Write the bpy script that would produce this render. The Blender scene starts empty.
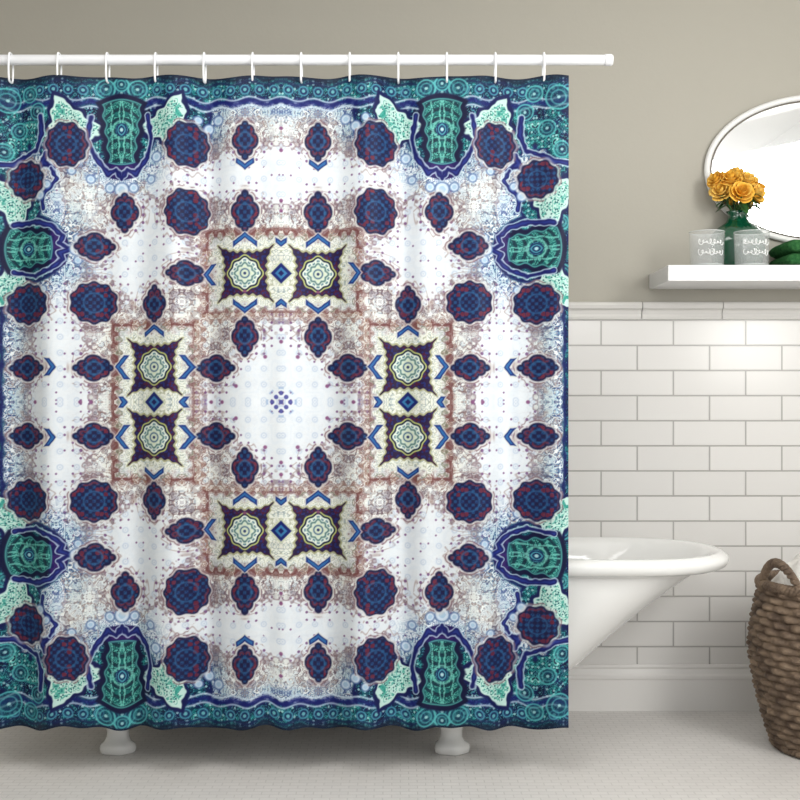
import bpy, bmesh, math, random
import numpy as np
from mathutils import Vector, Matrix
random.seed(4)
S = bpy.context.scene
S.view_settings.view_transform = 'Standard'
S.view_settings.look = 'None'

def lin(c):
    out = []
    for v in c:
        v = v/255.0
        out.append(v/12.92 if v <= 0.04045 else ((v+0.055)/1.055)**2.4)
    return tuple(out)+(1.0,)

def mat(name, rgb, rough=0.5, metal=0.0, trans=0.0, ior=1.45, coat=0.0, noise=None, bump=None, spec=0.5, alpha=1.0):
    m = bpy.data.materials.new(name); m.use_nodes = True
    nt = m.node_tree; b = nt.nodes['Principled BSDF']
    b.inputs['Base Color'].default_value = lin(rgb)
    b.inputs['Roughness'].default_value = rough
    b.inputs['Metallic'].default_value = metal
    b.inputs['Transmission Weight'].default_value = trans
    b.inputs['IOR'].default_value = ior
    b.inputs['Coat Weight'].default_value = coat
    b.inputs['Specular IOR Level'].default_value = spec
    b.inputs['Alpha'].default_value = alpha
    tc = nt.nodes.new('ShaderNodeTexCoord')
    if noise:
        sc, rgb2 = noise
        n = nt.nodes.new('ShaderNodeTexNoise'); n.inputs['Scale'].default_value = sc; n.inputs['Detail'].default_value = 4
        nt.links.new(tc.outputs['Object'], n.inputs['Vector'])
        r = nt.nodes.new('ShaderNodeValToRGB')
        r.color_ramp.elements[0].position = .35; r.color_ramp.elements[1].position = .65
        r.color_ramp.elements[0].color = lin(rgb); r.color_ramp.elements[1].color = lin(rgb2)
        nt.links.new(n.outputs['Fac'], r.inputs['Fac']); nt.links.new(r.outputs['Color'], b.inputs['Base Color'])
    if bump:
        sc, st = bump
        n = nt.nodes.new('ShaderNodeTexNoise'); n.inputs['Scale'].default_value = sc; n.inputs['Detail'].default_value = 3
        nt.links.new(tc.outputs['Object'], n.inputs['Vector'])
        bp = nt.nodes.new('ShaderNodeBump'); bp.inputs['Strength'].default_value = st; bp.inputs['Distance'].default_value = .01
        nt.links.new(n.outputs['Fac'], bp.inputs['Height']); nt.links.new(bp.outputs['Normal'], b.inputs['Normal'])
    return m

def brick_mat(name, c1, c2, mortar, bw, rh, ms, axes, rough, bumpst, off=(0,0)):
    m = bpy.data.materials.new(name); m.use_nodes = True
    nt = m.node_tree; b = nt.nodes['Principled BSDF']; b.inputs['Roughness'].default_value = rough
    tc = nt.nodes.new('ShaderNodeTexCoord'); sp = nt.nodes.new('ShaderNodeSeparateXYZ'); cb = nt.nodes.new('ShaderNodeCombineXYZ')
    nt.links.new(tc.outputs['Object'], sp.inputs[0])
    for i, a in enumerate(axes):
        ad = nt.nodes.new('ShaderNodeMath'); ad.operation = 'ADD'; ad.inputs[1].default_value = off[i]
        nt.links.new(sp.outputs[a], ad.inputs[0]); nt.links.new(ad.outputs[0], cb.inputs[i])
    br = nt.nodes.new('ShaderNodeTexBrick')
    br.inputs['Color1'].default_value = lin(c1); br.inputs['Color2'].default_value = lin(c2); br.inputs['Mortar'].default_value = lin(mortar)
    br.inputs['Scale'].default_value = 1; br.inputs['Brick Width'].default_value = bw; br.inputs['Row Height'].default_value = rh
    br.inputs['Mortar Size'].default_value = ms; br.inputs['Mortar Smooth'].default_value = .3
    nt.links.new(cb.outputs[0], br.inputs['Vector']); nt.links.new(br.outputs['Color'], b.inputs['Base Color'])
    bp = nt.nodes.new('ShaderNodeBump'); bp.invert = True; bp.inputs['Strength'].default_value = bumpst; bp.inputs['Distance'].default_value = .004
    nt.links.new(br.outputs['Fac'], bp.inputs['Height']); nt.links.new(bp.outputs['Normal'], b.inputs['Normal'])
    return m

def obj(name, verts, faces, m, smooth=False, parent=None):
    me = bpy.data.meshes.new(name); me.from_pydata([tuple(v) for v in verts], [], faces); me.update()
    o = bpy.data.objects.new(name, me); S.collection.objects.link(o)
    if m: me.materials.append(m)
    if smooth:
        for p in me.polygons: p.use_smooth = True
    if parent: o.parent = parent
    return o

def box(name, a, b, m, bevel=0, parent=None):
    x0,y0,z0 = a; x1,y1,z1 = b
    v = [(x0,y0,z0),(x1,y0,z0),(x1,y1,z0),(x0,y1,z0),(x0,y0,z1),(x1,y0,z1),(x1,y1,z1),(x0,y1,z1)]
    f = [(0,3,2,1),(4,5,6,7),(0,1,5,4),(1,2,6,5),(2,3,7,6),(3,0,4,7)]
    o = obj(name, v, f, m, False, parent)
    if bevel:
        md = o.modifiers.new('b','BEVEL'); md.width = bevel; md.segments = 3
    return o

def lathe(name, prof, c, m, n=48, parent=None, sx=1.0):
    v=[];f=[]
    for i,(r,z) in enumerate(prof):
        for j in range(n):
            a=2*math.pi*j/n
            v.append((c[0]+r*sx*math.cos(a), c[1]+r*math.sin(a), c[2]+z))
    for i in range(len(prof)-1):
        for j in range(n):
            k=(j+1)%n
            f.append((i*n+j,i*n+k,(i+1)*n+k,(i+1)*n+j))
    return obj(name,v,f,m,True,parent)

def tube(name, pts, r, m, cyclic=False, parent=None):
    cu = bpy.data.curves.new(name,'CURVE'); cu.dimensions='3D'; cu.bevel_depth=r; cu.bevel_resolution=4; cu.use_fill_caps=True
    if pts and isinstance(pts[0][0], (int,float)): pts=[pts]
    for pl in pts:
        sp=cu.splines.new('POLY'); sp.points.add(len(pl)-1)
        for i,p in enumerate(pl): sp.points[i].co=(*p,1)
        sp.use_cyclic_u=cyclic
    o=bpy.data.objects.new(name,cu); S.collection.objects.link(o); cu.materials.append(m)
    dg=bpy.context.evaluated_depsgraph_get(); me=bpy.data.meshes.new_from_object(o.evaluated_get(dg))
    bpy.data.objects.remove(o); o=bpy.data.objects.new(name,me); S.collection.objects.link(o)
    for p in me.polygons: p.use_smooth=True
    if parent: o.parent=parent
    return o

def empty(name, loc=(0,0,0)):
    e=bpy.data.objects.new(name,None); S.collection.objects.link(e); e.empty_display_size=.05
    return e

# ---------------- room ----------------
WY=0.735; XL=-2.3; XR=2.4; YF=-4.2; ZC=2.85
paint = mat('wall_paint',(180,176,165),.8,bump=(60,.05))
white = mat('white_paint',(230,228,225),.45)
wpaint = mat('white_wall_paint',(240,239,236),.85)
ceilm = mat('ceiling_paint',(244,243,240),.9)
tilem = brick_mat('subway_tile',(225,223,220),(220,218,215),(176,174,170),.275,.0955,.0034,(0,2),.2,.6,off=(.06,.045))
floorm = brick_mat('mosaic_floor',(219,216,213),(214,211,208),(203,200,197),.052,.026,.0022,(0,1),.4,.3)
box('wall_back',(XL,WY,0),(XR,WY+.12,ZC),paint)
box('wall_left',(XL-.12,YF,0),(XL,WY+.12,ZC),paint)
box('wall_right',(XR,YF,0),(XR+.12,WY+.12,ZC),wpaint)
box('floor',(XL-.12,YF,-.1),(XR+.12,WY+.12,0),floorm)
box('ceiling',(XL-.12,YF,ZC),(XR+.12,WY+.12,ZC+.1),ceilm)
box('trim_tile_back',(XL,WY-.012,.17),(XR,WY+.002,1.49),tilem)
def railprof(x0,x1,name):
    pr=[(0,1.485),(-.016,1.487),(-.02,1.497),(-.017,1.506),(-.021,1.52),(-.034,1.528),(-.038,1.54),(-.034,1.549),(-.022,1.553),(0,1.553)]
    v=[];f=[]
    L=.305; x=x0; 
    while x<x1-1e-6:
        xe=min(x+L-.003,x1); b=len(v)
        for xx in (x,xe):
            for (dy,z) in pr: v.append((xx,WY+dy,z))
        n=len(pr)
        for i in range(n-1): f.append((b+i,b+n+i,b+n+i+1,b+i+1))
        f.append(tuple(b+i for i in range(n))); f.append(tuple(b+n+i for i in reversed(range(n))))
        x+=L
    return obj(name,v,f,mat('cap_tile',(222,220,216),.2))
railprof(XL+.17,XR,'trim_chair_rail')
v=[];pr=[(-.0,0),(-.026,0),(-.026,.118),(-.03,.124),(-.03,.133),(-.024,.14),(-.018,.158),(-.022,.166),(-.02,.174),(0,.176)]
for xx in (XL,XR):
    for (dy,z) in pr: v.append((xx,WY+dy,z))
n=len(pr)
obj('baseboard_back',v,[(i,n+i,n+i+1,i+1) for i in range(n-1)],white)

# ---------------- curtain pattern ----------------
HX,HY=500,570
CW,CH=285.0,325.0
gx=np.linspace(0,CW,HX); gy=np.linspace(0,CH,HY)
X,Y=np.meshgrid(gx,gy)
def srgb(c): return np.array(c,float)/255
def hsh(i,j,s):
    h=np.sin(i*127.1+j*311.7+s*74.7)*43758.5453
    return h-np.floor(h)
def worley(U,V,cell,s):
    u=U/cell; w=V/cell; iu=np.floor(u); iw=np.floor(w)
    F1=np.full(U.shape,9.);F2=np.full(U.shape,9.);ID=np.zeros(U.shape)
    for a in (-1,0,1):
        for b in (-1,0,1):
            ci=iu+a; cj=iw+b
            px=ci+.15+.7*hsh(ci,cj,s); py=cj+.15+.7*hsh(ci,cj,s+3.3)
            d=np.hypot(u-px,w-py); idc=hsh(ci,cj,s+9.1)
            m=d<F1
            F2=np.where(m,F1,np.minimum(F2,d)); ID=np.where(m,idc,ID); F1=np.where(m,d,F1)
    return F1,F2,ID
def vnoise(U,V,cell,s):
    u=U/cell; w=V/cell; iu=np.floor(u); iw=np.floor(w); fu=u-iu; fw=w-iw
    fu=fu*fu*(3-2*fu); fw=fw*fw*(3-2*fw)
    return (hsh(iu,iw,s)*(1-fu)+hsh(iu+1,iw,s)*fu)*(1-fw)+(hsh(iu,iw+1,s)*(1-fu)+hsh(iu+1,iw+1,s)*fu)*fw
def ss(a,b,x):
    t=np.clip((x-a)/(b-a),0,1); return t*t*(3-2*t)
A=np.maximum(X,Y*.985); B=np.minimum(X,Y*.985)   # diagonal mirror symmetry
def fold(a): return abs(np.mod(a-36+31,62)-31)
A2=fold(A); B2=fold(B)
A2,B2=np.maximum(A2,B2),np.minimum(A2,B2)
col=np.ones(X.shape+(3,))*srgb((222,228,233))
def lay(mask,c,k=1.0):
    global col
    m=(np.clip(mask,0,1)*k)[...,None]
    c=srgb(c) if isinstance(c,tuple) else c
    col=col*(1-m)+c*m
nz=vnoise(A,B,14,1); n2=vnoise(A2,B2,4.5,2); n3=vnoise(A,B,34,7)
def fbm(U,V,c,s): return .5*vnoise(U,V,c,s)+.3*vnoise(U,V,c/2,s+1)+.2*vnoise(U,V,c/4,s+2)
wa=4*(n2-.5)
k3=ss(.3,.7,n3)
fa=fbm(A2+wa,B2-wa,13,31)*(1-k3)+fbm(A2+wa,B2+wa,13,41)*k3
fb=fbm(A2,B2,9,51)*k3+fbm(A2,B2,9,61)*(1-k3)
def contour(f,n,w,ph=0.):
    q=abs(np.mod(f*n+ph,1)-.5)
    return 1-ss(w*.5,w,q)
blobs=[
 (94,256,21,(1,0),1.0),(213,256,21,(1,0),1.0),(36,261,14,(0,-1),1.2),(255,222,18,(.7,-.7),1.1),
 (157,190,15,(0,-1),1.15),(94,189,21.5,(1,0),1.0),(36,189,15,(0,1),1.2),(187,155,15,(-1,0),1.15),
 (94,128,13.5,(1,0),1.2),(187,99,21.5,(0,1),1.0),(126,97,13.5,(0,1),1.2),(254,98,21,(0,1),1.0),
 (36,66,14.5,(0,-1),1.2),(67,34,14.5,(-1,0),1.2),(187,34,14,(1,0),1.2),(256,34,14,(-1,0),1.2)]
squares=[(36,128),(126,35)]
dm=np.full(X.shape,999.)
for (bx,by,R,dr,el) in blobs: dm=np.minimum(dm,np.hypot(X-bx,Y-by)-R)
ds=np.minimum(np.maximum(X-(36+24),abs(Y-128)-24),np.maximum(Y-(36+24),abs(X-126)-24))
cream=1-ss(5,10,ds+5*(nz-.5)+2*np.cos(A2*.5)*np.cos(B2*.5))
F1,F2,ID=worley(A2,B2,6.5,5)
G1,G2,GD=worley(A2,B2,3.8,8)
lace=1-ss(.03,.17,F2-F1); lace2=1-ss(.03,.2,G2-G1)
W=np.zeros(X.shape)
sc=.12*np.cos(A2*.62)*np.cos(B2*.62)
def pool(cx,cy,rx,ry,p=2.6):
    global W
    q=(abs((X-cx)/rx)**p+abs((Y-cy)/ry)**p)**(1/p)
    W=np.maximum(W,1-ss(.85,1.06,q+sc+.12*(n2-.5)+.08*(nz-.5)))
pool(0,0,64,70); pool(0,0,32,90); pool(0,0,90,31); pool(0,226,80,33); pool(222,0,35,96); pool(139,152,37,58); pool(142,145,60,30)
pool(222,60,28,66);pool(165,228,20,21);pool(228,190,15,19);pool(70,224,44,21);pool(122,225,17,22);pool(215,135,19,18)
near=1-ss(2,20,dm+8*(nz-.5))
lm=(1-W*.96)
lay(contour(fbm(A,B,26,71),6,.3)*W,(208,218,228),.3)
lay(W*ss(.5,.8,vnoise(A,B,20,77)),(228,233,237),.6)
# marbled filigree ground
lay(lm*.8,(206,212,214))
lay(lm*ss(.45,.62,fa),(228,230,224),.9)
lay(lm*(1-ss(.30,.42,fb)),(164,150,144),.5)
lay(contour(fa,7,.15)*lm,(124,94,86),.55)
lay(contour(fb,9,.12,.3)*lm,(100,116,136),.5)
lay(contour(fa,15,.18)*lm*near,(72,54,72),.5)
lay(contour(fb,5,.14,.7)*lm,(236,240,238),.9)
lay(near*lm*(n2>.63),(84,66,84),.45)
hd_=np.exp(-((dm-5-1.5*np.cos(A2*.8)*np.cos(B2*.8))/1.1)**2)
lay(hd_*(fb>.45),(108,76,80),.6)
lay(np.exp(-((dm-9-2*np.cos(A2*.7))/.9)**2)*(fa>.48),(136,106,100),.5)
# cream zone around the medallions
lay(cream,(224,227,216),.85)
lay(cream*contour(fa,9,.12),(146,150,122),.6)
lay(cream*contour(fb,7,.12,.4),(112,134,146),.5)
wv_=3*np.cos(A2*.5)*np.cos(B2*.5)
ring=np.exp(-((ds-17+wv_)/4.2)**2)
lay(ring*(.3+.7*contour(fb,8,.25)),(134,94,80),.85)
lay(ring*(n2>.6),(104,56,56),.8)
lay(np.exp(-((ds-12.5+wv_)/1.0)**2)*(n2<.6),(90,98,72),.6)
lay(np.exp(-((ds-22+wv_)/1.0)**2)*(G1<.5),(128,92,92),.65)
edgeW=W*(1-W)*4
lay(edgeW*(n2>.48),(120,94,104),.55)
gu=np.mod(A+2,7.6)-3.8; gv=np.mod(B+2,7.6)-3.8; hd=hsh(np.floor((A+2)/7.6),np.floor((B+2)/7.6),3)
nearall=np.minimum(dm,ds-18)
dens=1-ss(3,24,nearall)
dots=(1-ss(.5,1.4,np.hypot(gu,gv)-.8*hd))
lay(dots*W*(hd<.10+dens*.9),(104,64,112),.85)
gu=np.mod(A+6,15.5)-7.75; gv=np.mod(B+6,15.5)-7.75
rr_=np.hypot(gu,gv)
lay((np.exp(-((rr_-2.4)/.8)**2)+(rr_<.8))*W,(172,188,210),.55)
# ---- teal frame ----
wob=5*np.cos(A2*.4)*np.cos(B2*.41)+6*(nz-.5)
fr=np.minimum.reduce([ (299-Y)+wob*.5, np.hypot((X-160)/1.05,(Y-275)/1.25)-35, np.hypot((X-254)/1.35,(Y-153)/1.1)-32,
   np.maximum(263-X,114-Y)+wob*.8, (np.maximum(226-X,250-Y))+wob, np.hypot(X-264,Y-200)-28, np.hypot(X-212,Y-280)-33, np.hypot(X-98,Y-288)-27, np.hypot(X-270,Y-112)-22,(279-X)+wob*.3])
fm=1-ss(-1.5,1.5,fr)
halo=np.exp(-(np.maximum(fr,0)/16)**2)*(1-fm)
lay(halo*(fb>.5),(150,186,200),.6)
lay(halo*contour(fb,8,.2),(48,96,140),.8); lay(halo*contour(fa,9,.18),(20,40,106),.8); lay(halo*contour(fb,5,.14,.6),(216,230,236),.9)
q=np.clip(fa*1.5-.30+.22*(fb-.5),0,1)
pal=[(0,(6,12,34)),(.28,(12,26,82)),(.45,(10,60,84)),(.62,(18,108,112)),(.8,(62,158,152)),(1,(150,206,198))]
base=np.stack([np.interp(q,[p[0] for p in pal],[p[1][c]/255 for p in pal]) for c in range(3)],-1)
lay(fm,base)
lay(fm*contour(fb,10,.14),(92,182,184),.75)
lay(fm*contour(fa,13,.2),(8,14,50),.85)
lay(fm*(F1<.16),(184,226,226),.7)
lay(np.exp(-((fr+1.6)/1.6)**2),(16,22,86),.9)
for yy,c,w in ((302,(196,214,226),1.1),(298,(16,24,100),2.8),(293.5,(190,208,222),1.1),(318,(14,30,70),1.6),(323,(10,22,46),2.6)):
    lay(np.exp(-((Y-yy-1.8*np.cos(X*.2))/w)**2),c,.85)
for k in range(20):
    cx=7+k*14.6
    r=np.hypot(X-cx,(Y-311)*1.0)
    lay(1-ss(4.8,6,r),(16,40,86),.7)
    lay(np.exp(-((r-4.4)/.8)**2),(92,180,190),.7); lay(1-ss(1.2,2.2,r),(120,200,200),.8)
def bub(cx,cy,R,c1=(92,186,186),c2=(12,58,80)):
    r=np.hypot(X-cx,Y-cy)
    lay(1-ss(R-1,R+1,r),c2,.5); lay(np.exp(-((r-R)/.9)**2),c1,.85); lay(np.exp(-((r-R*.6)/.8)**2),c1,.6); lay(1-ss(1,2.,r),(170,220,220),.8)
for (cx,cy,R) in ((160,309,13),(144,313,9),(176,313,9),(275,302,12),(252,308,8),(264,272,8),(278,178,7),(280,128,8),(160,318,7),(243,290,8),(278,250,8)):
    bub(cx,cy,R)
def patch(cx,cy,R,ang,flat=1.0):
    c,s=math.cos(ang),math.sin(ang); u=(X-cx)*c+(Y-cy)*s; w=abs(-(X-cx)*s+(Y-cy)*c)*flat
    d=np.maximum(-u-R*.75, u*.5+w*.866-R*.62)+1.5*np.cos(np.arctan2(w,u)*9)+2*(n2-.5)
    lay(1-ss(3,5,d),(12,20,74)); lay(1-ss(-.2,1.2,d),(190,220,212))
    lay((d<-1.5)*contour(fb,7,.24),(72,162,146),.85); lay((d<-2)*(G1<.24),(16,84,92),.85); lay((d<-4)*(1-ss(.3,.5,fa)),(44,146,132),.8)
patch(212,271,27,-.95); patch(110,274,25,-2.2); patch(266,204,25,2.6); patch(268,112,25,-2.6)
def shield(cx,cy,hl,hw,dr):
    u=(X-cx)*dr[0]+(Y-cy)*dr[1]; w=abs((X-cx)*dr[1]-(Y-cy)*dr[0])
    wd=hw*(1+.26*(u/hl)+.08*np.cos(u*.4))
    d=np.maximum(w-wd,abs(u)-hl+4*(w/hw)**2)
    v=u+hl+4
    cusp=np.maximum(abs(v)-11+.25*w,w-hw*1.1-.5*v)
    lay(1-ss(3,6,d),(8,14,52)); lay(1-ss(-1,1,cusp),(26,18,82)); lay((cusp<-2)*(n2>.55),(60,30,100),.6)
    lay(1-ss(-1,.6,d+2),(22,98,98))
    ins=d<-2.6
    lay(ins*contour(fb,8,.2),(104,190,174),.8); lay(ins*ss(.1,.6,np.sin(u*.62+.02*w*w)),(8,34,52),.8); lay(ins*contour(w/9+fa*.6,1.0,.13),(120,200,186),.7)
    lay(ins*lace2*(n2>.5),(6,22,40),.7)
    r=np.hypot(u-2,w); lay(np.exp(-((r-9)/1.1)**2),(130,206,192),.7); lay(1-ss(6,7.4,r),(14,28,84),.85)
    lay((r<6)*(1-ss(1.0,1.8,abs(np.mod(r+w*.4,3.4)-1.7)+.6)),(80,170,180),.8); lay(1-ss(1,2.2,r),(180,214,220))
    lay(np.exp(-((d+1.4)/.8)**2),(90,180,168),.8)
shield(160,270,34,17,(0,1)); shield(252,153,27,18,(1,0))
def ribbon(pts,w,c=(18,24,92)):
    d=np.full(X.shape,999.)
    for (x0,y0),(x1,y1) in zip(pts[:-1],pts[1:]):
        ux,uy=x1-x0,y1-y0; L=ux*ux+uy*uy; tt=np.clip(((X-x0)*ux+(Y-y0)*uy)/L,0,1)
        d=np.minimum(d,np.hypot(X-x0-tt*ux,Y-y0-tt*uy))
    d=d+2.4*(n2-.5)
    lay(1-ss(w+.8,w+1.8,d),(190,210,224),.8); lay(1-ss(w-.8,w+.8,d),c)
    lay(1-ss(0,1,d),(44,66,150),.5)
ribbon([(134,286),(130,262),(134,244),(146,228),(154,232),(160,224),(166,232),(174,228),(186,244),(193,262),(190,284)],2.4)
ribbon([(270,130),(246,126),(228,132),(216,142),(219,148),(211,152),(219,158),(216,165),(228,175),(246,180),(270,178)],2.4)
ribbon([(232,247),(240,234),(236,238),(226,232)],2.6)
ribbon([(284,236),(270,238),(258,246),(244,252),(238,268),(240,284)],2.4)
ribbon([(228,232),(222,222),(230,212),(238,204),(236,192)],2.0)
for (cx,cy,R) in ((160,212,7),(148,214,4.5),(172,214,4.5),(160,199,4),(204,238,5),(208,230,4),(124,244,5),(240,206,5),(204,152,6),(202,141,4),(202,163,4),(236,112,4),(74,274,5),(64,282,5),(84,282,4),(130,222,4),(190,222,4),(232,216,4)):
    r=np.hypot(X-cx,Y-cy); lay(1-ss(R-1,R+1,r),(204,220,234),.9); lay(np.exp(-((r-R)/.9)**2),(70,100,150),.7); lay((r<R*.5)*1.,(150,184,210),.7)
# blobs
J1,J2,JD=worley(A2,B2,4.6,21)
for (bx,by,R,dr,el) in blobs:
    L=math.hypot(*dr); dx,dy=dr[0]/L,dr[1]/L
    u=((X-bx)*dx+(Y-by)*dy)/el; w=abs((X-bx)*dy-(Y-by)*dx)
    th=np.arctan2(w,u); r=np.hypot(u,w)
    if R>=16.5:
        d=r-R*(1+.05*np.cos(10*th))*(1-.05*np.cos(2*th))
    else:
        d=np.minimum.reduce([np.hypot(u-R*.98,w)-R*.24, np.hypot(u-R*.62,w-R*.22)-R*.34, np.hypot(u-R*.05,w-R*.42)-R*.52, np.hypot(u,w)-R*.7, np.hypot(u+R*.48,w-R*.26)-R*.40, np.hypot(u+R*.86,w)-R*.24])
    lay(np.exp(-(np.maximum(d-1.5,0)/1.8)**2),(210,206,202),.6)
    lay(np.exp(-((d-2.6)/.7)**2)*(n2>.45),(110,76,84),.7)
    lay(1-ss(-.6,1.2,d),(24,24,62))
    ins=d<-1.2
    k=ss(.35,.8,.5+.5*np.cos(u*.9)*np.cos(w*.9))
    lay(ins*k,(30,80,128),.8); lay(ins*(JD>.68)*(J1<.5),(112,36,54),.8); lay(ins*(1-ss(.03,.14,J2-J1)),(22,28,78),.8)
    lay(ins*np.exp(-((d+2.8)/1.1)**2)*(n2>.48),(122,42,56),.75)
    lay(ins*np.exp(-((r-R*.45)/1.0)**2),(44,104,150),.6)
# square medallions
for (cx,cy) in squares:
    u=abs(X-cx); w=abs(Y-cy); mx=np.maximum(u,w); mn=np.minimum(u,w); r=np.hypot(u,w); th=np.arctan2(mn,mx+1e-6)
    d=mx-(21+7*(mn/(mx+1e-6))**5-1.1*np.cos(mn*.8))
    lay(1-ss(1.4,3.0,d),(154,154,112),.85); lay(1-ss(-.8,.8,d),(38,22,58))
    lay((d<-1.5)*(n2>.5),(88,26,50),.65); lay((d<-1.5)*(G1<.3),(30,44,112),.75)
    rr=r-.9*np.cos(8*th)-.5*np.cos(4*th)
    lay(1-ss(17,17.9,rr),(174,180,112)); lay(1-ss(15.6,16.4,rr),(22,36,60)); lay(1-ss(13.8,14.6,rr),(216,224,212))
    lay(np.exp(-((rr-11.8)/.8)**2)*(np.cos(th*16)>-.5),(50,98,120),.9); lay(np.exp(-((rr-9)/1.1)**2),(54,98,98),.85)
    lay(1-ss(6.2,7.2,rr),(208,218,192)); lay(np.exp(-((r-4.4)/.8)**2),(44,78,120),.85); lay(1-ss(1.,2.,r),(44,60,104))
for (cx,cy) in ((0,128),(126,0)):
    u=abs(X-cx); w=abs(Y-cy); d=(u+w)/1.2
    lay(1-ss(10,12,d),(190,198,168),.7); lay(1-ss(8,9.4,d),(18,30,100)); lay(1-ss(4.5,5.8,d),(50,112,160)); lay(1-ss(2,3.,d),(24,24,84))
def chev(cx,cy,dr,R=11):
    u=(X-cx)*dr[0]+(Y-cy)*dr[1]; w=abs((X-cx)*dr[1]-(Y-cy)*dr[0])
    d=np.maximum(abs(u+.75*w-3)-3,w-R)+1.2*(n2-.5)
    lay(1-ss(.5,2.2,d),(210,212,204),.7); lay(1-ss(-.8,.6,d),(22,46,116)); lay(1-ss(-2.2,-1.2,d),(50,112,168),.8)
chev(36,163,(0,1),12); chev(36,94,(0,-1),12); chev(74,128,(1,0),11); chev(161,35,(1,0),12); chev(92,35,(-1,0),12); chev(126,72,(0,1),11)
chev(36,237,(0,-1),9); chev(228,35,(-1,0),9); chev(0,160,(0,-1),6); chev(160,0,(-1,0),6); chev(0,97,(0,1),6); chev(95,0,(1,0),6)
for (cx,cy) in ((0,0),(5,5),(5,-5),(0,9),(9,0)):
    lay(1-ss(1.6,2.8,np.hypot(X-cx,Y-cy)),(70,72,146),.9)
r=np.hypot(X,Y)
lay(np.exp(-((r-14)/1)**2)*(np.cos(8*np.arctan2(Y,X))>0),(130,160,200),.7)
for (cx,cy) in ((0,200),(0,190),(0,250),(190,0),(200,0),(246,0),(0,60),(0,72),(60,0),(72,0),(0,272),(36,110),(16,45),(45,16)):
    lay(1-ss(1.2,2.6,np.hypot(X-cx,Y-cy)),(112,50,98),.8)
lay(ss(322.5,323.5,Y),(14,28,50),.9)
col=np.clip(col,0,1)
col=np.where(col<=0.04045,col/12.92,((col+0.055)/1.055)**2.4)
full=np.concatenate([col[::-1],col[1:]],0); full=np.concatenate([full[:,::-1],full[:,1:]],1)
NY,NX=full.shape[:2]
x0,x1=-1.272,.527; zb,zt=.148,2.199
U,V=np.meshgrid(np.linspace(0,1,NX),np.linspace(0,1,NY))
xs=x0+(x1-x0)*U; zs=zb+(zt-zb)*V
ph=2*np.pi*(xs+1.227)/.1527
top=V**3
low=1-V
yy=.009*np.cos(ph)*(.35+.65*top)
yy+=(.018+.010*low)*np.sin(2*np.pi*xs/.31+.6+.25*np.sin(zs*1.3))
yy+=(.010+.006*low)*np.sin(2*np.pi*xs/.197+2.1+.3*np.sin(zs*1.1+1))
yy+=.004*np.sin(2*np.pi*xs/.105+1.0)*(.3+.7*low)
yy-=.01
sag=.006*(1-np.cos(ph))*.5*V**30
zw=zs-sag-.009*low**6*np.sin(2*np.pi*xs/.31+.6)-.004*low**6*np.sin(2*np.pi*xs/.13)
co=np.stack([xs,yy,zw],-1).reshape(-1,3).astype(np.float32)
me=bpy.data.meshes.new('shower_curtain')
nv=NX*NY; nf=(NX-1)*(NY-1)
idx=np.arange(nv).reshape(NY,NX)
q=np.stack([idx[:-1,:-1],idx[:-1,1:],idx[1:,1:],idx[1:,:-1]],-1).reshape(-1).astype(np.int32)
me.vertices.add(nv); me.vertices.foreach_set('co',co.ravel())
me.loops.add(nf*4); me.loops.foreach_set('vertex_index',q)
me.polygons.add(nf); me.polygons.foreach_set('loop_start',np.arange(0,nf*4,4,dtype=np.int32))
me.update(calc_edges=True)
me.polygons.foreach_set('use_smooth',np.ones(nf,dtype=bool))
ca=me.color_attributes.new('pattern','FLOAT_COLOR','POINT')
rgba=np.concatenate([full.reshape(-1,3),np.ones((nv,1))],1).astype(np.float32)
ca.data.foreach_set('color',rgba.ravel())
cm=bpy.data.materials.new('printed_fabric'); cm.use_nodes=True
nt=cm.node_tree; b=nt.nodes['Principled BSDF']; b.inputs['Roughness'].default_value=.5; b.inputs['Specular IOR Level'].default_value=.2
at=nt.nodes.new('ShaderNodeAttribute'); at.attribute_name='pattern'
nt.links.new(at.outputs['Color'],b.inputs['Base Color'])
me.materials.append(cm)
cur=bpy.data.objects.new('shower_curtain',me); S.collection.objects.link(cur)

# ---------------- rod & rings ----------------
rodm=mat('white_enamel',(236,237,240),.3)
ZR=2.252
rod=empty('curtain_rod')
lathe('pole',[(0,0),(.0155,0),(.0165,.002),(.0165,2.95),(.0155,2.955),(0,2.955)],(0,0,0),rodm,32,rod)
p=bpy.data.objects['pole']; p.data.transform(Matrix.Rotation(math.pi/2,4,'Y')); p.data.transform(Matrix.Translation((XL+.004,0,ZR)))
fl=lathe('wall_flange',[(0,0),(.045,0),(.045,.008),(.028,.016),(.022,.03),(.018,.03)],(0,0,0),rodm,32,rod)
fl.data.transform(Matrix.Rotation(math.pi/2,4,'Y')); fl.data.transform(Matrix.Translation((XL,0,ZR)))
fc=lathe('end_cap',[(0,0),(.018,0),(.0185,.002),(.0185,.02),(.015,.026),(0,.028)],(0,0,0),rodm,32,rod)
fc.data.transform(Matrix.Rotation(math.pi/2,4,'Y')); fc.data.transform(Matrix.Translation((.645,0,ZR)))
loops=[]
for i in range(12):
    cx=-1.227+.1527*i
    pl=[]
    for k in range(32):
        a=2*math.pi*k/32; c,s=math.cos(a),math.sin(a)
        pl.append((cx,-.001+.0205*math.copysign(abs(c)**.5,c),ZR-.0255+.0455*math.copysign(abs(s)**.8,s)))
    loops.append(pl)
tube('curtain_rings',loops,.0034,mat('ring_plastic',(246,247,249),.25),True)

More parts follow.
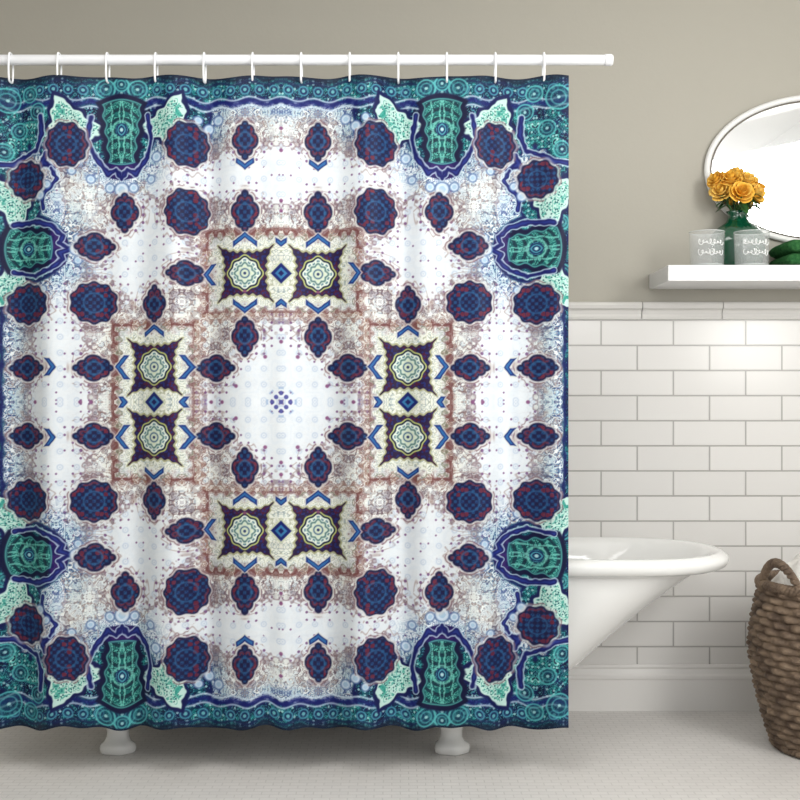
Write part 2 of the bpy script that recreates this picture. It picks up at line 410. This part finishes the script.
# ---------------- bathtub ----------------
enam=mat('tub_enamel',(236,236,234),.12,coat=.5)
tub=empty('clawfoot_bathtub')
TY=.385
def plan(xl,xr,hw,z,n=96):
    pts=[]
    rl=min(hw,.22); rr=hw*1.15
    for k in range(n):
        a=2*math.pi*k/n
        c,s=math.cos(a),math.sin(a)
        w=hw*math.copysign(abs(s)**(2/2.3),s)
        if c>=0: x=(xr-rr)+rr*abs(c)**(2/2.3)
        else: x=(xl+rl)-rl*abs(c)**(2/2.3)
        pts.append((x,TY+w,z))
    return pts
lv=[(-.85,.30,.06,.170),(-.98,.42,.15,.172),(-1.06,.50,.20,.19),(-1.10,.56,.232,.225),(-1.13,.635,.25,.29),(-1.15,.735,.262,.38),(-1.165,.845,.270,.47),(-1.175,.955,.277,.55),(-1.18,1.03,.282,.60),
    (-1.185,1.062,.287,.614),(-1.20,1.10,.305,.608),(-1.212,1.124,.318,.618),(-1.218,1.134,.325,.635),(-1.215,1.132,.322,.650),(-1.202,1.118,.31,.662),(-1.185,1.095,.293,.664),(-1.168,1.07,.277,.656),(-1.158,1.05,.267,.64),
    (-1.14,.93,.255,.55),(-1.12,.74,.245,.40),(-1.08,.60,.225,.27),(-1.0,.48,.18,.215),(-.85,.35,.08,.20)]
v=[];f=[];n=96
for L in lv: v+=plan(*L)
for i in range(len(lv)-1):
    for j in range(n):
        k=(j+1)%n; f.append((i*n+j,i*n+k,(i+1)*n+k,(i+1)*n+j))
f.append(tuple(reversed(range(n)))); b0=(len(lv)-1)*n; f.append(tuple(b0+i for i in range(n)))
obj('tub_body',v,f,enam,True,tub)
def foot(nm,x,y):
    sg=1 if y<TY else -1
    secs=[(0,.052,.034,0),(.006,.058,.040,0),(.02,.060,.042,0),(.032,.056,.040,0),(.04,.044,.034,.002),(.055,.037,.03,.006),(.075,.037,.03,.006),(.095,.041,.032,0),(.112,.050,.036,-.006),(.125,.060,.038,-.012),(.15,.066,.036,-.006),(.185,.062,.03,.01),(.22,.045,.02,.02)]
    v=[];f=[];n=28
    for (z,rx,ry,off) in secs:
        for j in range(n):
            a=2*math.pi*j/n; lob=1+.05*math.cos(5*a) if z<.035 else 1
            v.append((x+rx*math.cos(a)*lob,y+off*sg+ry*math.sin(a)*lob,z))
    for i in range(len(secs)-1):
        for j in range(n):
            k=(j+1)%n; f.append((i*n+j,i*n+k,(i+1)*n+k,(i+1)*n+j))
    f.append(tuple(reversed(range(n)))); f.append(tuple((len(secs)-1)*n+i for i in range(n)))
    obj(nm,v,f,enam,True,tub)
foot('foot_1',-.945,.215); foot('foot_2',.172,.215); foot('foot_3',-.945,.555); foot('foot_4',.172,.555)

# ---------------- shelf + mirror ----------------
box('wall_shelf',(.95,.435,1.602),(2.05,WY,1.659),mat('shelf_paint',(240,240,240),.35),.003)
mir=empty('oval_mirror')
MC=(1.60,2.055); ma,mb=.43,.275
glassm=mat('mirror_glass',(248,250,252),.02,metal=1.0)
v=[];n=96
for k in range(n):
    a=2*math.pi*k/n; v.append((MC[0]+ma*math.cos(a),WY-.018,MC[1]+mb*math.sin(a)))
for k in range(n):
    a=2*math.pi*k/n; v.append((MC[0]+ma*math.cos(a),WY-.001,MC[1]+mb*math.sin(a)))
obj('glass',v,[tuple(range(n))]+[(k,n+k,n+(k+1)%n,(k+1)%n) for k in range(n)],glassm,False,mir)
tube('frame',[(MC[0]+(ma+.002)*math.cos(2*math.pi*k/n),WY-.014,MC[1]+(mb+.002)*math.sin(2*math.pi*k/n)) for k in range(n)],.012,mat('mirror_frame',(240,240,238),.3),True,mir)
tube('inner_bead',[(MC[0]+(ma-.012)*math.cos(2*math.pi*k/n),WY-.020,MC[1]+(mb-.012)*math.sin(2*math.pi*k/n)) for k in range(n)],.003,mat('mirror_bead',(110,104,96),.35,metal=.7),True,mir)

# ---------------- glasses ----------------
gm=mat('clear_glass',(240,244,244),.03,spec=.9,alpha=.16)
etch=mat('etched_frost',(250,250,250),.6)
SZ=1.6595
def tumbler(x,y,r,h,seed):
    g=empty('glass_tumbler')
    lathe('body',[(0,.0),(r*.9,0),(r*.94,.003),(r,h),(r-.0012,h+.0012),(r-.0024,h),(r*.94-.003,.012),(0,.010)],(x,y,SZ),gm,48,g)
    rim=[(x+(r-.001)*math.cos(2*math.pi*k/48),y+(r-.001)*math.sin(2*math.pi*k/48),SZ+h) for k in range(48)]
    tube('rim',rim,.0016,mat('glass_rim',(236,240,240),.1,alpha=.6),True,g)
    rb=[(x+(r*.9)*math.cos(2*math.pi*k/48),y+(r*.9)*math.sin(2*math.pi*k/48),SZ+.004) for k in range(48)]
    tube('base',rb,.0034,mat('glass_base',(220,226,226),.1,alpha=.5),True,g)
    rs=random.Random(seed); ln=[]
    for row,zz in ((0,.082),(1,.046)):
        pl=[]
        for k in range(110):
            t=k/109; a=-math.pi/2-.75+1.5*t
            z=zz+.011*math.sin(t*44+row)*(0.6+.4*math.sin(t*13+seed)); aa=a+.09*math.cos(t*44+row)
            rr=r*(.94+.06*z/h)+.0006
            pl.append((x+rr*math.cos(aa),y+rr*math.sin(aa),SZ+z))
        ln.append(pl)
    tube('etched_script',ln,.0012,etch,False,g)
    return g
tumbler(1.105,.497,.063,.124,1); tumbler(1.266,.497,.063,.124,2)

# ---------------- vase with roses ----------------
vr=empty('vase_of_roses')
VX,VY=1.262,.650
vm=mat('green_glass',(10,74,50),.08,coat=.6,spec=.8)
lathe('vase',[(0,0),(.05,0),(.06,.004),(.072,.04),(.078,.08),(.080,.11),(.074,.14),(.056,.165),(.036,.182),(.027,.198),(.026,.212),(.034,.224),(.032,.225),(.024,.212),(.024,.2),(.034,.18)],(VX,VY,SZ),vm,48,vr,1.3)
rosem=[mat('rose_petal_a',(252,204,84),.6,noise=(30,(254,216,120)),spec=.2),mat('rose_petal_b',(246,184,58),.6,noise=(30,(252,206,96)),spec=.2)]
leafm=mat('rose_leaf',(40,84,38),.5,noise=(25,(64,108,50)))
def rose(i,c,R,ax):
    v=[];f=[]
    rs=random.Random(i)
    lays=[(3,.10,.20,.95),(3,.22,.38,1.0),(4,.38,.66,.95),(5,.55,.95,.78),(5,.62,1.12,.5)]
    for li,(cnt,rb,rt,h) in enumerate(lays):
        for k in range(cnt):
            th0=2*math.pi*(k+.5*li)/cnt+rs.uniform(-.2,.2); wdt=2.6/cnt*1.45
            b=len(v); NU,NT=9,8
            for a in range(NT):
                t=a/(NT-1)
                for q in range(NU):
                    s=q/(NU-1)*2-1
                    width=wdt*math.sin(math.pi*(.22+.55*t))
                    hh=h*(t-.0)*(1-.16*s*s*t)
                    rad=R*(rb*.6+(rt-rb*.6)*math.sin(t*math.pi/2)**1.2)
                    curl=max(0,t-.75)*4
                    rad+=R*.10*curl*curl*(li>1); hh-=.10*curl*curl*(li>1)
                    rad*=1-.06*s*s
                    th=th0+s*width
                    v.append(Vector((rad*math.cos(th),rad*math.sin(th),R*1.25*hh-R*.5)))
            for a in range(NT-1):
                for q in range(NU-1):
                    f.append((b+a*NU+q,b+a*NU+q+1,b+(a+1)*NU+q+1,b+(a+1)*NU+q))
    rot=Vector((0,0,1)).rotation_difference(Vector(ax).normalized()).to_matrix()
    v=[rot@p+Vector(c) for p in v]
    obj('rose_%d'%i,v,f,rosem[i%2],True,vr)
rp=[((-.066,-.01,.300),.038,(-.5,-.8,.5)),((.0,-.05,.288),.040,(0,-1,.45)),((.062,-.015,.29),.038,(.5,-.8,.4)),((-.03,-.01,.345),.039,(-.2,-.7,.9)),((.04,.0,.34),.038,(.3,-.8,.8)),((-.082,.0,.345),.032,(-.8,-.5,.6)),((.0,.02,.372),.032,(0,-.5,1)),((.086,.01,.315),.030,(.9,-.4,.5))]
stems=[]
for i,(c,R,ax) in enumerate(rp):
    c2=(VX+c[0],VY+c[1],SZ+c[2]); rose(i,c2,R,ax)
    stems.append([(VX+c[0]*.1,VY+c[1]*.1,SZ+.18),(VX+c[0]*.3,VY+c[1]*.3,SZ+.228),(c2[0],c2[1],c2[2]-R*.3)])
tube('stems',stems,.003,leafm,False,vr)
v=[];f=[]
for i in range(18):
    a=random.uniform(0,2*math.pi); L=random.uniform(.04,.065); w=L*.3
    base=Vector((VX+.04*math.cos(a),VY+.02*math.sin(a)-.01,SZ+.238+random.uniform(-.005,.05)))
    d=Vector((math.cos(a),math.sin(a)*.3-.2,random.uniform(-.5,.2))).normalized(); sd=d.cross(Vector((0,0,1))).normalized()
    b=len(v)
    for k in range(7):
        t=k/6; ww=w*math.sin(math.pi*t)**.8; c=base+d*L*t+Vector((0,0,-.02*t*t))
        v+= [c-sd*ww+Vector((0,0,ww*.3)),c,c+sd*ww+Vector((0,0,ww*.3))]
    for k in range(6):
        for s in (0,1): f.append((b+k*3+s,b+k*3+s+1,b+k*3+s+4,b+k*3+s+3))
obj('leaves',v,f,leafm,True,vr)

# ---------------- folded green towels on the shelf ----------------
tw=empty('folded_green_towels')
twm=mat('green_terry',(40,96,54),.9,noise=(90,(70,128,74)),bump=(260,1.0),spec=.1)
def foldt(nm,x0,x1,y0,y1,z0,h):
    v=[];f=[];n=24;NXX=40
    for i in range(NXX+1):
        t=i/NXX; x=x0+(x1-x0)*t; e=min(1,min(t,1-t)*14)**.5
        for k in range(n):
            a=2*math.pi*k/n; c=math.copysign(abs(math.cos(a))**.35,math.cos(a)); s=math.copysign(abs(math.sin(a))**.6,math.sin(a))
            ww=.002*math.sin(i*1.9+k)+.001*math.sin(i*.7)
            v.append((x,(y0+y1)/2+((y1-y0)/2+ww)*c*(.9+.1*e),z0+h/2+(h/2*(.25+.75*e))*s))
    for i in range(NXX):
        for k in range(n): kk=(k+1)%n; f.append((i*n+k,(i+1)*n+k,(i+1)*n+kk,i*n+kk))
    f.append(tuple(range(n))); f.append(tuple(NXX*n+i for i in reversed(range(n))))
    obj(nm,v,f,twm,True,tw)
foldt('towel_lower',1.385,1.75,.46,.70,SZ,.05); foldt('towel_upper',1.388,1.745,.462,.698,SZ+.049,.05)

# ---------------- wicker basket ----------------
BX,BY=1.462,.26
bk=empty('wicker_laundry_basket')
wick=mat('wicker',(138,118,98),.65,noise=(14,(86,70,58)),bump=(180,.5))
def Rb(z):
    t=z/.55
    return .185+.085*math.sin(min(1,t*1.25)*math.pi*.5)**.9-.035*max(0,t-.6)**1.2/.3
rows=22;H=.55;sub=8;NA=44*10
zz=np.arange(rows*sub+1)/(rows*sub)*H
v=[];f=[]
for i,z in enumerate(zz):
    rw=min(rows-1,int(i/sub)); fz=(i/sub)%1 if i<rows*sub else 0
    bul=math.sqrt(max(0,math.sin(math.pi*fz)))
    R0=Rb(z)
    for j in range(NA):
        a=2*math.pi*j/NA
        wv=math.sin(a*22+math.pi*(rw%2))
        tw_=.25*math.sin(a*88+fz*3)
        r=R0+.013*bul*(.40+.60*wv)+.0018*tw_*bul-.007*(1-bul)
        v.append((BX+r*math.cos(a),BY+r*math.sin(a),z+.001))
nr=len(zz)
for i in range(nr-1):
    for j in range(NA):
        k=(j+1)%NA; f.append((i*NA+j,i*NA+k,(i+1)*NA+k,(i+1)*NA+j))
for i in range(2):
    z=H if i==0 else .02
    for j in range(NA):
        a=2*math.pi*j/NA; r=Rb(z)-.016; v.append((BX+r*math.cos(a),BY+r*math.sin(a),z))
b=(nr)*NA
for j in range(NA):
    k=(j+1)%NA; f.append(((nr-1)*NA+j,(nr-1)*NA+k,b+k,b+j)); f.append((b+j,b+k,b+NA+k,b+NA+j))
f.append(tuple(b+NA+j for j in range(NA)))
obj('woven_body',v,f,wick,True,bk)
def braid(R,z,amp,turns,ph):
    return [(BX+(R+amp*math.cos(turns*a+ph))*math.cos(a),BY+(R+amp*math.cos(turns*a+ph))*math.sin(a),z+amp*math.sin(turns*a+ph)) for a in [2*math.pi*k/520 for k in range(520)]]
tube('rim_braid',[braid(Rb(H),H+.006,.010,34,p) for p in (0,2.09,4.19)],.009,wick,True,bk)
tube('base_braid',[braid(Rb(0)+.002,.016,.006,34,p) for p in (0,math.pi)],.008,wick,True,bk)
for s,nm in ((math.pi*1.12,'handle_1'),(math.pi*.12,'handle_2')):
    st=[]
    for p in (0,2.09,4.19):
        pl=[]
        for k in range(90):
            t=k/89; a=s+(t-.5)*.8; hgt=.09*math.sin(math.pi*t)**.7; tr=30*t+p
            R=Rb(H)+.008*math.cos(tr)
            pl.append((BX+R*math.cos(a),BY+R*math.sin(a),H+hgt+.008*math.sin(tr)))
        st.append(pl)
    tube(nm,st,.0085,wick,False,bk)
lin_m=mat('linen_towel',(226,223,218),.9,bump=(120,.4))
v=[];f=[];NR,NA2=22,72
for i in range(NR+1):
    q=i/NR
    for j in range(NA2):
        a=2*math.pi*j/NA2; r=q*(Rb(H)-.026)
        fold_=.018*math.sin(a*5+q*6)+.012*math.sin(a*11-q*9)
        z=H+.11-.13*q**3+fold_*(q**.5)*(1-.5*q)
        v.append((BX+r*math.cos(a),BY+r*math.sin(a),z))
for i in range(NR):
    for j in range(NA2):
        k=(j+1)%NA2; f.append((i*NA2+j,(i+1)*NA2+j,(i+1)*NA2+k,i*NA2+k))
obj('towel',v,f,lin_m,True,bk)

# ---------------- lights ----------------
w=bpy.data.worlds.new('World'); S.world=w; w.use_nodes=True
w.node_tree.nodes['Background'].inputs[0].default_value=(.96,.98,1,1); w.node_tree.nodes['Background'].inputs[1].default_value=.66
def area(name,loc,target,size,power,colr=(1,1,1)):
    l=bpy.data.lights.new(name,'AREA'); l.shape='RECTANGLE'; l.size=size[0]; l.size_y=size[1]; l.energy=power; l.color=colr
    o=bpy.data.objects.new(name,l); S.collection.objects.link(o); o.location=loc
    o.rotation_euler=(Vector(target)-Vector(loc)).to_track_quat('-Z','Y').to_euler()
area('right_side_fill',(2.25,-1.9,2.0),(-.6,.2,1.0),(1.1,1.4),56,(1,.99,.96))  # side light added from the right to bring out the folds, no window there
area('overhead_fill',(-.6,-1.5,2.78),(-.6,-1.2,0),(1.6,1.2),28,(1,.99,.97))  # downward area light added under the ceiling, no fixture built
area('ceiling_bounce_fill',(1.0,-3.3,1.9),(1.2,-2.6,2.85),(1.0,.6),26,(1,1,1))  # unseen fill added to brighten the ceiling reflected in the mirror

cam=bpy.data.cameras.new('camera'); co_=bpy.data.objects.new('camera',cam); S.collection.objects.link(co_)
co_.location=(0,-3.5,1.18); co_.rotation_euler=(math.pi/2,0,0); cam.sensor_width=36
cam.lens=36*1110/800
S.camera=co_
